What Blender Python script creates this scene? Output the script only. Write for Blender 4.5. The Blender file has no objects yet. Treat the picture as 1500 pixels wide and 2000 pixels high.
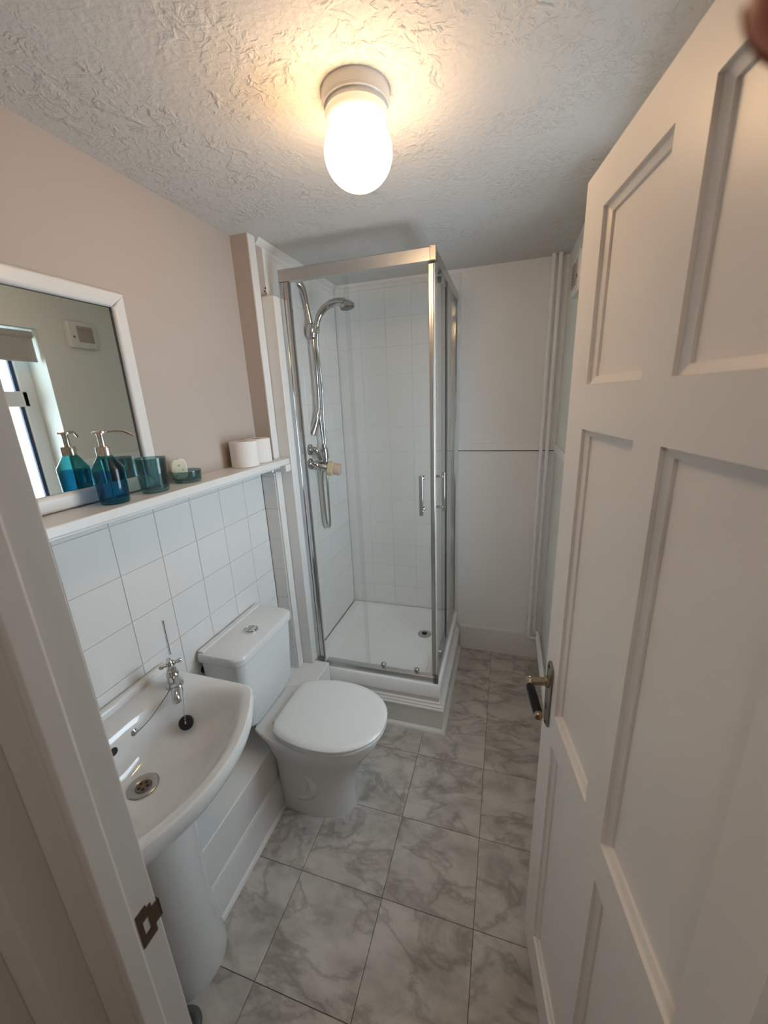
import bpy, bmesh, math, random
from mathutils import Vector, Matrix
random.seed(7)
S = bpy.context.scene
COL = S.collection
PI = math.pi

# ------------------------------------------------------------------ camera, sky, exposure
cd = bpy.data.cameras.new('camera'); cam = bpy.data.objects.new('camera', cd); COL.objects.link(cam)
cd.sensor_fit = 'HORIZONTAL'; cd.sensor_width = 36.0; cd.lens = 36.0 * 761.67 / 1500.0
cd.clip_start = 0.005; cd.clip_end = 100
rx, ry, rz = 0.279636410, -0.0432755367, -0.306457550
def _rot():
    c, s = math.cos, math.sin
    B = Matrix(((1, 0, 0), (0, 0, -1), (0, 1, 0)))
    yaw = Matrix(((c(rz), -s(rz), 0), (s(rz), c(rz), 0), (0, 0, 1)))
    p = Matrix(((1, 0, 0), (0, c(rx), -s(rx)), (0, s(rx), c(rx))))
    r = Matrix(((c(ry), -s(ry), 0), (s(ry), c(ry), 0), (0, 0, 1)))
    return r @ p @ B @ yaw
_m = _rot()
R3 = Matrix((_m[0], -_m[1], -_m[2])).transposed()
cam.matrix_world = Matrix.Translation((0, 0, 1.62)) @ R3.to_4x4()
S.camera = cam
cd.dof.use_dof = True; cd.dof.focus_distance = 1.6; cd.dof.aperture_fstop = 7.5

w = bpy.data.worlds.new('sky'); S.world = w; w.use_nodes = True
wb = w.node_tree.nodes['Background']
wb.inputs['Color'].default_value = (0.80, 0.905, 1.0, 1)
wb.inputs['Strength'].default_value = 9.0
LAMP = 21.0                                   # radiance of the lit opal globe
LAMP_COL = (1.0, 0.645, 0.34, 1)

S.view_settings.view_transform = 'Standard'; S.view_settings.look = 'None'
S.view_settings.gamma = 1.0; S.view_settings.use_curve_mapping = False
S.view_settings.exposure = 0.30
S.cycles.max_bounces = 12; S.cycles.diffuse_bounces = 7; S.cycles.glossy_bounces = 6
S.cycles.transmission_bounces = 10; S.cycles.transparent_max_bounces = 24
S.cycles.sample_clamp_indirect = 6.0

pd = bpy.data.lights.new('sky_portal', 'AREA'); pd.shape = 'RECTANGLE'; pd.size = 0.62; pd.size_y = 1.15
pd.cycles.is_portal = True
po = bpy.data.objects.new('sky_portal', pd); COL.objects.link(po)
po.location = (0.47, 1.29, 1.475); po.rotation_euler = (0, PI / 2, 0)   # faces -X after the turn
po.rotation_euler = Vector((-1, 0, 0)).to_track_quat('-Z', 'Z').to_euler()

hl = bpy.data.lights.new('hall_fill', 'AREA'); hl.shape = 'DISK'; hl.size = 0.35; hl.energy = 3.8; hl.color = (1.0, 0.90, 0.80)  # added fill light brightening door and jamb from the hall, no fitting behind it
ho_ = bpy.data.objects.new('hall_fill', hl); COL.objects.link(ho_); ho_.location = (-0.1, -0.85, 2.22)

# ------------------------------------------------------------------ materials
def pmat(name, col, rough=0.5, metal=0.0, spec=0.5, coat=0.0):
    m = bpy.data.materials.new(name); m.use_nodes = True
    b = m.node_tree.nodes['Principled BSDF']
    b.inputs['Base Color'].default_value = (*col, 1); b.inputs['Roughness'].default_value = rough
    b.inputs['Metallic'].default_value = metal; b.inputs['Specular IOR Level'].default_value = spec
    b.inputs['Coat Weight'].default_value = coat
    return m
def N(m, t, **k):
    n = m.node_tree.nodes.new(t)
    for a, v in k.items():
        if a in n.inputs: n.inputs[a].default_value = v
        else: setattr(n, a, v)
    return n
def L(m, a, b): m.node_tree.links.new(a, b)
def bsdf(m): return m.node_tree.nodes['Principled BSDF']
def coords(m, kind='Object'):
    return N(m, 'ShaderNodeTexCoord').outputs[kind]
def bump(m, height, strength, dist):
    b = N(m, 'ShaderNodeBump'); b.inputs['Strength'].default_value = strength; b.inputs['Distance'].default_value = dist
    L(m, height, b.inputs['Height']); L(m, b.outputs['Normal'], bsdf(m).inputs['Normal'])
    return b
def tint_noise(m, col, amt, scale):
    n = N(m, 'ShaderNodeTexNoise'); n.inputs['Scale'].default_value = scale; n.inputs['Detail'].default_value = 5
    L(m, coords(m), n.inputs['Vector'])
    r = N(m, 'ShaderNodeValToRGB')
    r.color_ramp.elements[0].position = 0.3; r.color_ramp.elements[1].position = 0.7
    r.color_ramp.elements[0].color = (*[c * (1 - amt) for c in col], 1); r.color_ramp.elements[1].color = (*col, 1)
    L(m, n.outputs['Fac'], r.inputs['Fac']); L(m, r.outputs['Color'], bsdf(m).inputs['Base Color'])
    return n
def paint(name, col, rough, amt=0.03, bs=0.08, scale=60):
    m = pmat(name, col, rough)
    tint_noise(m, col, amt, 3.0)
    n = N(m, 'ShaderNodeTexNoise'); n.inputs['Scale'].default_value = scale; n.inputs['Detail'].default_value = 4
    L(m, coords(m), n.inputs['Vector']); bump(m, n.outputs['Fac'], bs, 0.003)
    return m
M = {}
M['wall'] = paint('wall_paint', (0.475, 0.405, 0.358), 0.6)
M['wall_white'] = paint('back_wall_paint', (0.87, 0.855, 0.855), 0.5)
M['pipe'] = pmat('white_pipe_paint', (0.88, 0.87, 0.86), 0.3)
M['wall_right'] = paint('right_wall_paint', (0.76, 0.77, 0.73), 0.55)
M['gloss'] = paint('white_gloss_paint', (0.73, 0.715, 0.70), 0.28, 0.02, 0.05, 25)
M['frame'] = paint('frame_paint', (0.74, 0.72, 0.70), 0.32, 0.02, 0.05, 25)
M['door'] = paint('door_paint', (0.87, 0.82, 0.78), 0.35, 0.03, 0.06, 30)
M['tile'] = pmat('white_wall_tile', (0.70, 0.69, 0.675), 0.12)
M['shower_tile'] = pmat('shower_wall_tile', (0.80, 0.80, 0.79), 0.15)
M['grout'] = paint('grout', (0.53, 0.53, 0.525), 0.8)
M['ceramic'] = pmat('white_ceramic', (0.69, 0.69, 0.68), 0.07, coat=0.3)
M['plastic'] = pmat('white_plastic', (0.70, 0.70, 0.69), 0.18)
M['acrylic'] = pmat('white_acrylic', (0.86, 0.86, 0.85), 0.2)
M['chrome'] = pmat('chrome', (0.56, 0.56, 0.56), 0.10, 1.0)
M['satin'] = pmat('satin_aluminium', (0.60, 0.60, 0.60), 0.30, 1.0)
M['steel'] = pmat('dull_steel', (0.45, 0.43, 0.40), 0.3, 1.0)
M['nickel'] = pmat('brushed_nickel', (0.62, 0.55, 0.50), 0.25, 1.0)
M['brass'] = pmat('aged_brass', (0.31, 0.255, 0.19), 0.32, 1.0)
M['bronze'] = pmat('dark_bronze', (0.16, 0.12, 0.09), 0.35, 0.9)
M['black'] = pmat('black_rubber', (0.012, 0.012, 0.013), 0.5)
M['blackgloss'] = pmat('black_gloss', (0.006, 0.006, 0.007), 0.45, spec=0.25)
M['plate'] = pmat('worn_plate', (0.27, 0.24, 0.20), 0.35, 1.0)
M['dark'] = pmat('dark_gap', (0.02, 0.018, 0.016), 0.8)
M['seal'] = pmat('grey_seal', (0.10, 0.10, 0.10), 0.4)
M['navy'] = pmat('navy_gasket', (0.010, 0.025, 0.07), 0.5)
M['paper'] = paint('toilet_paper', (0.78, 0.74, 0.71), 0.9, 0.03, 0.2, 200)
M['card'] = pmat('cardboard', (0.22, 0.17, 0.13), 0.9)
M['cream'] = pmat('aged_cream_plastic', (0.72, 0.62, 0.40), 0.4)
M['peach'] = pmat('faded_peach_plastic', (0.70, 0.52, 0.42), 0.4)
M['blind'] = pmat('grey_blind_fabric', (0.40, 0.39, 0.37), 0.9)
M['soap'] = pmat('soap', (0.70, 0.64, 0.42), 0.45)
M['hall'] = paint('hall_paint', (0.50, 0.42, 0.35), 0.7)
M['carpet'] = pmat('hall_floor', (0.16, 0.12, 0.10), 0.9)
M['floorbase'] = pmat('floor_joint', (0.10, 0.09, 0.08), 0.7)
M['mirror'] = pmat('mirror_silver', (0.80, 0.83, 0.80), 0.015, 1.0)
M['grille'] = pmat('beige_grille', (0.42, 0.37, 0.32), 0.6)
M['skin'] = pmat('skin', (0.72, 0.22, 0.105), 0.5)
M['nail'] = pmat('nail', (0.45, 0.22, 0.16), 0.3)

# soap with a printed sprig
m = M['soap']; v = N(m, 'ShaderNodeTexVoronoi'); v.inputs['Scale'].default_value = 55
L(m, coords(m), v.inputs['Vector'])
r = N(m, 'ShaderNodeValToRGB'); r.color_ramp.elements[0].position = 0.12; r.color_ramp.elements[1].position = 0.3
r.color_ramp.elements[0].color = (0.40, 0.22, 0.12, 1); r.color_ramp.elements[1].color = (0.74, 0.70, 0.56, 1)
L(m, v.outputs['Distance'], r.inputs['Fac']); L(m, r.outputs['Color'], bsdf(m).inputs['Base Color'])

# ceiling: skip-trowelled plaster
m = M['ceiling'] = pmat('ceiling_plaster', (0.64, 0.61, 0.585), 0.75)
co = coords(m)
n1 = N(m, 'ShaderNodeTexNoise'); n1.inputs['Scale'].default_value = 22; n1.inputs['Detail'].default_value = 5; n1.inputs['Distortion'].default_value = 0.7
n2 = N(m, 'ShaderNodeTexNoise'); n2.inputs['Scale'].default_value = 75; n2.inputs['Detail'].default_value = 4
n4 = N(m, 'ShaderNodeTexNoise'); n4.inputs['Scale'].default_value = 5.0; n4.inputs['Detail'].default_value = 2
for n in (n1, n2, n4): L(m, co, n.inputs['Vector'])
n5 = N(m, 'ShaderNodeTexNoise'); n5.inputs['Scale'].default_value = 38; n5.inputs['Detail'].default_value = 5; n5.inputs['Distortion'].default_value = 1.2; L(m, co, n5.inputs['Vector'])
rr = N(m, 'ShaderNodeValToRGB'); rr.color_ramp.interpolation = 'EASE'; rr.color_ramp.elements[0].position = 0.52; rr.color_ramp.elements[1].position = 0.70
L(m, n1.outputs['Fac'], rr.inputs['Fac'])
r4 = N(m, 'ShaderNodeValToRGB'); r4.color_ramp.elements[0].position = 0.38; r4.color_ramp.elements[1].position = 0.58
r4.color_ramp.elements[0].color = (0.12, 0.12, 0.12, 1)
L(m, n4.outputs['Fac'], r4.inputs['Fac'])
r5 = N(m, 'ShaderNodeValToRGB'); r5.color_ramp.interpolation = 'EASE'; r5.color_ramp.elements[0].position = 0.50; r5.color_ramp.elements[1].position = 0.62
L(m, n5.outputs['Fac'], r5.inputs['Fac'])
m5 = N(m, 'ShaderNodeMath', operation='MULTIPLY_ADD'); L(m, r5.outputs['Color'], m5.inputs[0]); m5.inputs[1].default_value = 0.55; L(m, rr.outputs['Color'], m5.inputs[2])
mm = N(m, 'ShaderNodeMath', operation='MULTIPLY'); L(m, m5.outputs[0], mm.inputs[0]); L(m, r4.outputs['Color'], mm.inputs[1])
ma = N(m, 'ShaderNodeMath', operation='MULTIPLY_ADD'); L(m, n2.outputs['Fac'], ma.inputs[0]); ma.inputs[1].default_value = 0.7; L(m, mm.outputs[0], ma.inputs[2])
bump(m, ma.outputs[0], 0.70, 0.0045)

# marble vinyl tile
m = M['marble'] = pmat('grey_marble_tile', (0.3, 0.3, 0.3), 0.33)
oi = N(m, 'ShaderNodeObjectInfo')
co = coords(m)
vm = N(m, 'ShaderNodeVectorMath', operation='SCALE'); L(m, oi.outputs['Location'], vm.inputs[0]); vm.inputs['Scale'].default_value = 3.7
va = N(m, 'ShaderNodeVectorMath', operation='ADD'); L(m, co, va.inputs[0]); L(m, vm.outputs[0], va.inputs[1])
mp = N(m, 'ShaderNodeMapping'); mp.inputs['Rotation'].default_value = (0, 0, 0.8); mp.inputs['Scale'].default_value = (1.0, 1.7, 1.0)
L(m, va.outputs[0], mp.inputs['Vector'])
a1 = N(m, 'ShaderNodeTexNoise'); a1.inputs['Scale'].default_value = 7.0; a1.inputs['Detail'].default_value = 10; a1.inputs['Roughness'].default_value = 0.62; a1.inputs['Distortion'].default_value = 0.35
a2 = N(m, 'ShaderNodeTexNoise'); a2.inputs['Scale'].default_value = 3.6; a2.inputs['Detail'].default_value = 7; a2.inputs['Distortion'].default_value = 0.5; a2.inputs['Roughness'].default_value = 0.55
for n in (a1, a2): L(m, mp.outputs['Vector'], n.inputs['Vector'])
c1 = N(m, 'ShaderNodeValToRGB'); c1.color_ramp.elements[0].position = 0.33; c1.color_ramp.elements[1].position = 0.60
c1.color_ramp.elements[0].color = (0.36, 0.325, 0.295, 1); c1.color_ramp.elements[1].color = (0.56, 0.52, 0.48, 1)
L(m, a1.outputs['Fac'], c1.inputs['Fac'])
sb = N(m, 'ShaderNodeMath', operation='SUBTRACT'); L(m, a2.outputs['Fac'], sb.inputs[0]); sb.inputs[1].default_value = 0.5
ab = N(m, 'ShaderNodeMath', operation='ABSOLUTE'); L(m, sb.outputs[0], ab.inputs[0])
c2 = N(m, 'ShaderNodeValToRGB'); c2.color_ramp.elements[0].position = 0.0; c2.color_ramp.elements[1].position = 0.045
c2.color_ramp.elements[0].color = (0.70, 0.68, 0.66, 1); c2.color_ramp.elements[1].color = (1, 1, 1, 1)
L(m, ab.outputs[0], c2.inputs['Fac'])
mx = N(m, 'ShaderNodeMix', data_type='RGBA', blend_type='MULTIPLY'); mx.inputs[0].default_value = 1.0
L(m, c1.outputs['Color'], mx.inputs[6]); L(m, c2.outputs['Color'], mx.inputs[7]); L(m, mx.outputs[2], bsdf(m).inputs['Base Color'])
bump(m, a1.outputs['Fac'], 0.06, 0.002)

def glass(name, col, ior=1.45, rough=0.0, refl=1.0):
    m = bpy.data.materials.new(name); m.use_nodes = True
    nt = m.node_tree; nt.nodes.remove(nt.nodes['Principled BSDF']); out = nt.nodes['Material Output']
    t = N(m, 'ShaderNodeBsdfTransparent'); t.inputs['Color'].default_value = (*col, 1)
    g = N(m, 'ShaderNodeBsdfGlossy'); g.inputs['Roughness'].default_value = rough
    lw = N(m, 'ShaderNodeLayerWeight'); lw.inputs['Blend'].default_value = 0.5
    pw = N(m, 'ShaderNodeMath', operation='POWER'); L(m, lw.outputs['Facing'], pw.inputs[0]); pw.inputs[1].default_value = 5.0
    f0 = ((ior - 1) / (ior + 1)) ** 2
    sc = N(m, 'ShaderNodeMath', operation='MULTIPLY_ADD'); L(m, pw.outputs[0], sc.inputs[0]); sc.inputs[1].default_value = 1 - f0; sc.inputs[2].default_value = f0
    mu = N(m, 'ShaderNodeMath', operation='MULTIPLY'); L(m, sc.outputs[0], mu.inputs[0]); mu.inputs[1].default_value = refl
    x = N(m, 'ShaderNodeMixShader'); L(m, mu.outputs[0], x.inputs[0]); L(m, t.outputs[0], x.inputs[1]); L(m, g.outputs[0], x.inputs[2])
    L(m, x.outputs[0], out.inputs['Surface'])
    return m
M['pane'] = glass('clear_pane', (0.993, 0.997, 0.996), 1.4, 0.02, 0.6)
M['winpane'] = glass('window_pane', (0.93, 0.97, 0.98), 1.45)
M['teal'] = glass('teal_glass', (0.20, 0.56, 0.60), 1.5)
M['smoke'] = glass('smoky_teal_glass', (0.55, 0.68, 0.69), 1.5)
M['liquid'] = glass('blue_soap_liquid', (0.06, 0.60, 0.82), 1.2, 0.0, 0.4)

m = M['globe'] = bpy.data.materials.new('lit_opal_globe'); m.use_nodes = True
b = bsdf(m); b.inputs['Base Color'].default_value = (0.8, 0.78, 0.74, 1); b.inputs['Roughness'].default_value = 0.25
b.inputs['Emission Color'].default_value = LAMP_COL; b.inputs['Emission Strength'].default_value = LAMP

# ------------------------------------------------------------------ mesh helpers
class MB:
    def __init__(s): s.v = []; s.f = []
    def add(s, vs, fs):
        o = len(s.v); s.v += [tuple(v) for v in vs]; s.f += [tuple(i + o for i in f) for f in fs]; return s
    def box(s, x0, x1, y0, y1, z0, z1):
        x0, x1 = sorted((x0, x1)); y0, y1 = sorted((y0, y1)); z0, z1 = sorted((z0, z1))
        return s.add([(x0, y0, z0), (x1, y0, z0), (x1, y1, z0), (x0, y1, z0), (x0, y0, z1), (x1, y0, z1), (x1, y1, z1), (x0, y1, z1)],
                     [(0, 3, 2, 1), (4, 5, 6, 7), (0, 1, 5, 4), (1, 2, 6, 5), (2, 3, 7, 6), (3, 0, 4, 7)])
    def loft(s, loops, cap0=True, cap1=True):
        n = len(loops[0]); vs = [p for l in loops for p in l]; fs = []
        for k in range(len(loops) - 1):
            for i in range(n):
                j = (i + 1) % n
                fs.append((k * n + i, k * n + j, (k + 1) * n + j, (k + 1) * n + i))
        if cap0: fs.append(tuple(range(n))[::-1])
        if cap1: fs.append(tuple((len(loops) - 1) * n + i for i in range(n)))
        return s.add(vs, fs)
    def lathe(s, prof, c=(0, 0, 0), axis=(0, 0, 1), n=32, cap0=True, cap1=True):
        q = Vector((0, 0, 1)).rotation_difference(Vector(axis).normalized()); c = Vector(c); loops = []
        for r, h in prof:
            loops.append([c + q @ Vector((r * math.cos(2 * PI * i / n), r * math.sin(2 * PI * i / n), h)) for i in range(n)])
        return s.loft(loops, cap0, cap1)
    def cyl(s, a, b, r, n=16, r2=None):
        a = Vector(a); b = Vector(b)
        return s.lathe([(r, 0), (r if r2 is None else r2, (b - a).length)], a, b - a, n)
    def tube(s, pts, r, n=10):
        pts = [Vector(p) for p in pts]; rs = r if isinstance(r, (list, tuple)) else [r] * len(pts); loops = []; up = None
        for i, p in enumerate(pts):
            t = (pts[min(i + 1, len(pts) - 1)] - pts[max(i - 1, 0)]).normalized()
            if up is None: up = t.orthogonal().normalized()
            up = (up - t * up.dot(t)).normalized(); sd = t.cross(up)
            loops.append([p + (up * math.cos(2 * PI * k / n) + sd * math.sin(2 * PI * k / n)) * rs[i] for k in range(n)])
        return s.loft(loops)
    def prism(s, poly, z0, z1):
        return s.loft([[(x, y, z0) for x, y in poly], [(x, y, z1) for x, y in poly]])
    def extrude(s, poly, a, b):          # poly of (p,q) pairs mapped by functions a(p,q), b(p,q) to the two ends
        return s.loft([[a(*p) for p in poly], [b(*p) for p in poly]])
def finish(me, smooth, angle=35):
    bm = bmesh.new(); bm.from_mesh(me); bmesh.ops.recalc_face_normals(bm, faces=bm.faces); bm.to_mesh(me); bm.free()
    if smooth:
        for p in me.polygons: p.use_smooth = True
        me.set_sharp_from_angle(angle=math.radians(angle))
def obj(name, mb, mat, parent=None, smooth=True, bevel=0.0, seg=2, subsurf=0):
    me = bpy.data.meshes.new(name); me.from_pydata(mb.v, [], mb.f); me.update(); finish(me, smooth)
    me.materials.append(mat)
    o = bpy.data.objects.new(name, me); COL.objects.link(o)
    if parent is not None:
        o.parent = parent
        if parent.get('_w'): o.location = -Vector(parent['_w'])
    if bevel:
        b = o.modifiers.new('bevel', 'BEVEL'); b.width = bevel; b.segments = seg; b.limit_method = 'ANGLE'; b.angle_limit = math.radians(40)
    if subsurf:
        b = o.modifiers.new('sub', 'SUBSURF'); b.levels = subsurf; b.render_levels = subsurf
    return o
def tag(o, label, cat=None, group=None, kind=None):
    o['label'] = label
    if cat: o['category'] = cat
    if group: o['group'] = group
    if kind: o['kind'] = kind
    return o
def thing(name, loc, label, cat, group=None):   # parts are given in room coordinates and hang from an Empty at the thing's base
    o = bpy.data.objects.new(name, None); COL.objects.link(o); o.location = loc; o.empty_display_size = 0.05
    o['_w'] = tuple(loc)
    return tag(o, label, cat, group)
def untrack():
    for o in bpy.data.objects:
        if '_w' in o: del o['_w']
def struct(name, mb, mat, label, cat, **k):
    return tag(obj(name, mb, mat, **k), label, cat, kind='structure')
def sub(name, mb, mat, part, **k):               # sub-part: the part sits at minus the thing's base, so cancel only its own offset
    o = obj(name, mb, mat, part, **k); return o
def chaikin(p, it=2, closed=True):
    for _ in range(it):
        q = []
        n = len(p)
        for i in range(n if closed else n - 1):
            a = p[i]; b = p[(i + 1) % n]
            q.append(tuple(a[k] * .75 + b[k] * .25 for k in range(len(a)))); q.append(tuple(a[k] * .25 + b[k] * .75 for k in range(len(a))))
        p = q
    return p
def spline(pts, n=8):
    pts = [Vector(p) for p in pts]; out = []
    for i in range(len(pts) - 1):
        p0 = pts[max(i - 1, 0)]; p1 = pts[i]; p2 = pts[i + 1]; p3 = pts[min(i + 2, len(pts) - 1)]
        for k in range(n):
            t = k / n
            out.append(0.5 * ((2 * p1) + (p2 - p0) * t + (2 * p0 - 5 * p1 + 4 * p2 - p3) * t * t + (3 * p1 - p0 - 3 * p2 + p3) * t ** 3))
    out.append(pts[-1]); return out
def polar(poly, c, n):                            # star-shaped resampling so that loops line up for a loft
    out = []
    for i in range(n):
        a = 2 * PI * i / n; d = (math.cos(a), math.sin(a)); best = None
        for k in range(len(poly)):
            p = poly[k]; q = poly[(k + 1) % len(poly)]
            ex, ey = q[0] - p[0], q[1] - p[1]; den = d[0] * ey - d[1] * ex
            if abs(den) < 1e-12: continue
            px, py = p[0] - c[0], p[1] - c[1]
            t = (px * ey - py * ex) / den; u = (px * d[1] - py * d[0]) / den
            if t > 0 and -1e-9 <= u <= 1 + 1e-9 and (best is None or t > best): best = t
        out.append((c[0] + d[0] * best, c[1] + d[1] * best))
    return out

# ------------------------------------------------------------------ room dimensions (metres)
XL, XN, XR = -1.058, -0.983, 0.262          # left wall, left wall inside the shower, right wall
YF0, YF1 = 0.095, 0.257                     # doorway wall
YN, YB, ZC = 1.509, 2.318, 2.257            # nib, back wall, ceiling
TT = 0.005                                  # tile thickness

_tile_cache = {}
def tile_mesh(wd, ht, th, mat, ch):
    k = (round(wd, 4), round(ht, 4), round(th, 4), mat.name)
    if k not in _tile_cache:
        a, b = wd / 2, ht / 2; c = ch
        vs = [(-a, -b, 0), (a, -b, 0), (a, b, 0), (-a, b, 0), (-a, -b, th - c), (a, -b, th - c), (a, b, th - c), (-a, b, th - c),
              (-a + c, -b + c, th), (a - c, -b + c, th), (a - c, b - c, th), (-a + c, b - c, th)]
        fs = [(0, 1, 5, 4), (1, 2, 6, 5), (2, 3, 7, 6), (3, 0, 4, 7), (4, 5, 9, 8), (5, 6, 10, 9), (6, 7, 11, 10), (7, 4, 8, 11), (8, 9, 10, 11)]
        me = bpy.data.meshes.new('tile'); me.from_pydata(vs, [], fs); me.update(); me.materials.append(mat); _tile_cache[k] = me
    return _tile_cache[k]
def tiles(parent, us, vs, place, mat, th, gap, ch, name='tile'):
    """us/vs: joint positions; place(u, v) -> (location, rotation matrix)"""
    for i in range(len(us) - 1):
        for j in range(len(vs) - 1):
            wd = us[i + 1] - us[i] - gap; ht = vs[j + 1] - vs[j] - gap
            if wd < 0.008 or ht < 0.008: continue
            o = bpy.data.objects.new(name, tile_mesh(wd, ht, th, mat, ch)); COL.objects.link(o); o.parent = parent
            loc, rot = place((us[i] + us[i + 1]) / 2, (vs[j] + vs[j + 1]) / 2)
            o.matrix_local = Matrix.Translation(loc) @ rot.to_4x4()
def cuts(a, b, start, step):
    out = [a]; k = math.ceil((a - start) / step + 1e-6)
    while start + k * step < b - 1e-6: out.append(start + k * step); k += 1
    return out + [b]
ROT_PX = Matrix(((0, 0, 1), (1, 0, 0), (0, 1, 0)))      # u->Y v->Z normal->+X
ROT_NY = Matrix(((1, 0, 0), (0, 0, -1), (0, 1, 0)))     # u->X v->Z normal->-Y

# ------------------------------------------------------------------ floor
fl = struct('floor', MB().box(-1.25, 0.62, 0.10, 2.45, -0.12, -0.003), M['floorbase'],
            'bathroom floor of grey marbled square tiles with dark joints', 'floor', smooth=False)
fx = [XL, -0.942, -0.637, -0.335, -0.032, 0.272, 0.500]
fy = [0.10, 0.268, 0.557, 0.848, 1.126, 1.425, 1.722, 2.02, YB]
tiles(fl, fx, fy, lambda u, v: (Vector((u, v, -0.003)), Matrix.Identity(3)), M['marble'], 0.003, 0.0017, 0.0005)
struct('floor_hall', MB().box(-1.25, 0.95, -1.6, 0.10, -0.12, -0.001), M['carpet'], 'brown hall floor outside the doorway', 'floor', smooth=False)
# ------------------------------------------------------------------ ceiling
ce = struct('ceiling', MB().box(-1.25, 0.95, -1.6, 2.45, ZC, ZC + 0.12), M['ceiling'], 'white ceiling of rough trowelled plaster', 'ceiling', smooth=False)

# ------------------------------------------------------------------ walls
wl = struct('wall_left', MB().box(-1.25, XL, 0.10, YN, -0.003, ZC), M['wall'],
            'pale pinkish left wall tiled white below the shelf', 'wall', smooth=False)
wn_ = struct('wall_left_shower', MB().box(-1.25, XN, YN, YB, -0.003, ZC), M['wall'], 'stepped out stretch of the left wall, tiled inside the shower', 'wall', smooth=False)
zt = [0.292, 0.405, 0.556, 0.706, 0.857, 1.007, 1.158, 1.309, 1.352]
obj('grout_bed', MB().box(XL, XL + 0.0022, 0.262, YN - 0.001, 0.292, 1.352), M['grout'], wl, smooth=False)
tiles(wl, cuts(0.262, YN - 0.004, 0.766, 0.1507), zt, lambda u, v: (Vector((XL, u, v)), ROT_PX), M['tile'], TT, 0.0014, 0.0008)
obj('grout_bed', MB().box(XL + 0.006, XN - 0.001, YN - 0.0022, YN, 0.292, 1.325), M['grout'], wn_, smooth=False)
tiles(wn_, [XL + 0.007, XN], zt[:-1] + [1.325], lambda u, v: (Vector((u, YN, v)), ROT_NY), M['tile'], TT, 0.0014, 0.0008)
zs = cuts(0.262, ZC - 0.02, 0.556, 0.1507)
obj('grout_bed', MB().box(XN, XN + 0.003, 1.605, YB - 0.001, 0.262, ZC - 0.02), M['shower_tile'], wn_, smooth=False)
tiles(wn_, cuts(1.606, YB - 0.006, YB - 0.006, 0.1507), zs, lambda u, v: (Vector((XN, u, v)), ROT_PX), M['shower_tile'], TT, 0.0012, 0.0008)

wb_ = struct('wall_back', MB().box(-1.25, 0.62, YB, 2.45, -0.003, ZC), M['wall_white'], 'white painted back wall, tiled inside the shower', 'wall', smooth=False)
obj('grout_bed', MB().box(XN + 0.006, -0.255, YB - 0.003, YB, 0.262, ZC - 0.02), M['shower_tile'], wb_, smooth=False)
tiles(wb_, cuts(XN + 0.006, -0.255, XN + 0.006, 0.1507), zs, lambda u, v: (Vector((u, YB, v)), ROT_NY), M['shower_tile'], TT, 0.0012, 0.0008)

# right wall with the window opening
WY0, WY1, WZ0, WZ1 = 0.98, 1.60, 0.90, 2.05
mb = MB().box(0.50, 0.62, 0.10, WY0, -0.003, ZC).box(XR, 0.55, WY1, YB, -0.003, ZC)
for (z0, z1) in ((-0.003, WZ0), (WZ1, ZC)): mb.box(0.34, 0.55, WY0, 1.41, z0, z1).box(XR, 0.55, 1.41, WY1, z0, z1)
struct('wall_right', mb, M['wall_right'], 'pale right wall holding the window, behind the open door', 'wall', smooth=False)
# doorway wall
JX, HX = -0.438, 0.227                       # strike jamb face, hinge jamb face
mb = MB().box(XL, -0.62, YF0, YF1, -0.003, ZC).box(HX + 0.03, 0.50, YF0, YF1, -0.003, ZC).box(-0.62, HX + 0.03, YF0, YF1, 2.012, ZC)
struct('wall_front', mb, M['wall'], 'doorway wall around the open bathroom door', 'wall', smooth=False)
# hall shell around the photographer
mb = MB().box(-1.25, -1.15, -1.6, YF0, -0.003, ZC).box(0.85, 0.95, -1.6, YF0, -0.003, ZC).box(-1.25, 0.95, -1.7, -1.6, -0.003, ZC)
mb.box(-1.15, XL, -0.0, YF0, -0.003, ZC).box(0.50, 0.85, 0.0, YF0, -0.003, ZC)
struct('wall_hall', mb, M['hall'], 'brown walls of the unlit hall outside the doorway', 'wall', smooth=False)

# ------------------------------------------------------------------ door frame
fr = thing('trim_1', (JX, 0.2, 0), 'white painted door frame with a bare strike plate on its jamb', 'door frame'); fr['kind'] = 'structure'
obj('jamb', MB().box(-0.62, JX, 0.192, YF1, 0, 2.012), M['frame'], fr, bevel=0.0025)
obj('jamb', MB().box(HX, HX + 0.03, 0.085, YF1, 0, 2.012), M['frame'], fr, bevel=0.002)
obj('head', MB().box(JX, HX, 0.085, YF1, 1.987, 2.012), M['frame'], fr, bevel=0.002)
obj('stop', MB().box(JX, JX + 0.012, 0.192, 0.220, 0, 1.987), M['frame'], fr, bevel=0.004)
obj('stop', MB().box(HX - 0.011, HX, 0.190, 0.220, 0, 1.987), M['frame'], fr, bevel=0.003)
obj('lining', MB().box(-0.62, -0.4945, 0.150, 0.1935, 0, 2.012), M['frame'], fr, bevel=0.003, seg=3)
obj('architrave', MB().box(-0.62, -0.553, 0.080, 0.152, 0, 2.05), M['frame'], fr, bevel=0.004, seg=3)
obj('architrave', MB().box(HX + 0.006, HX + 0.075, 0.074, 0.095, 0, 2.05), M['frame'], fr, bevel=0.004)
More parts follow.
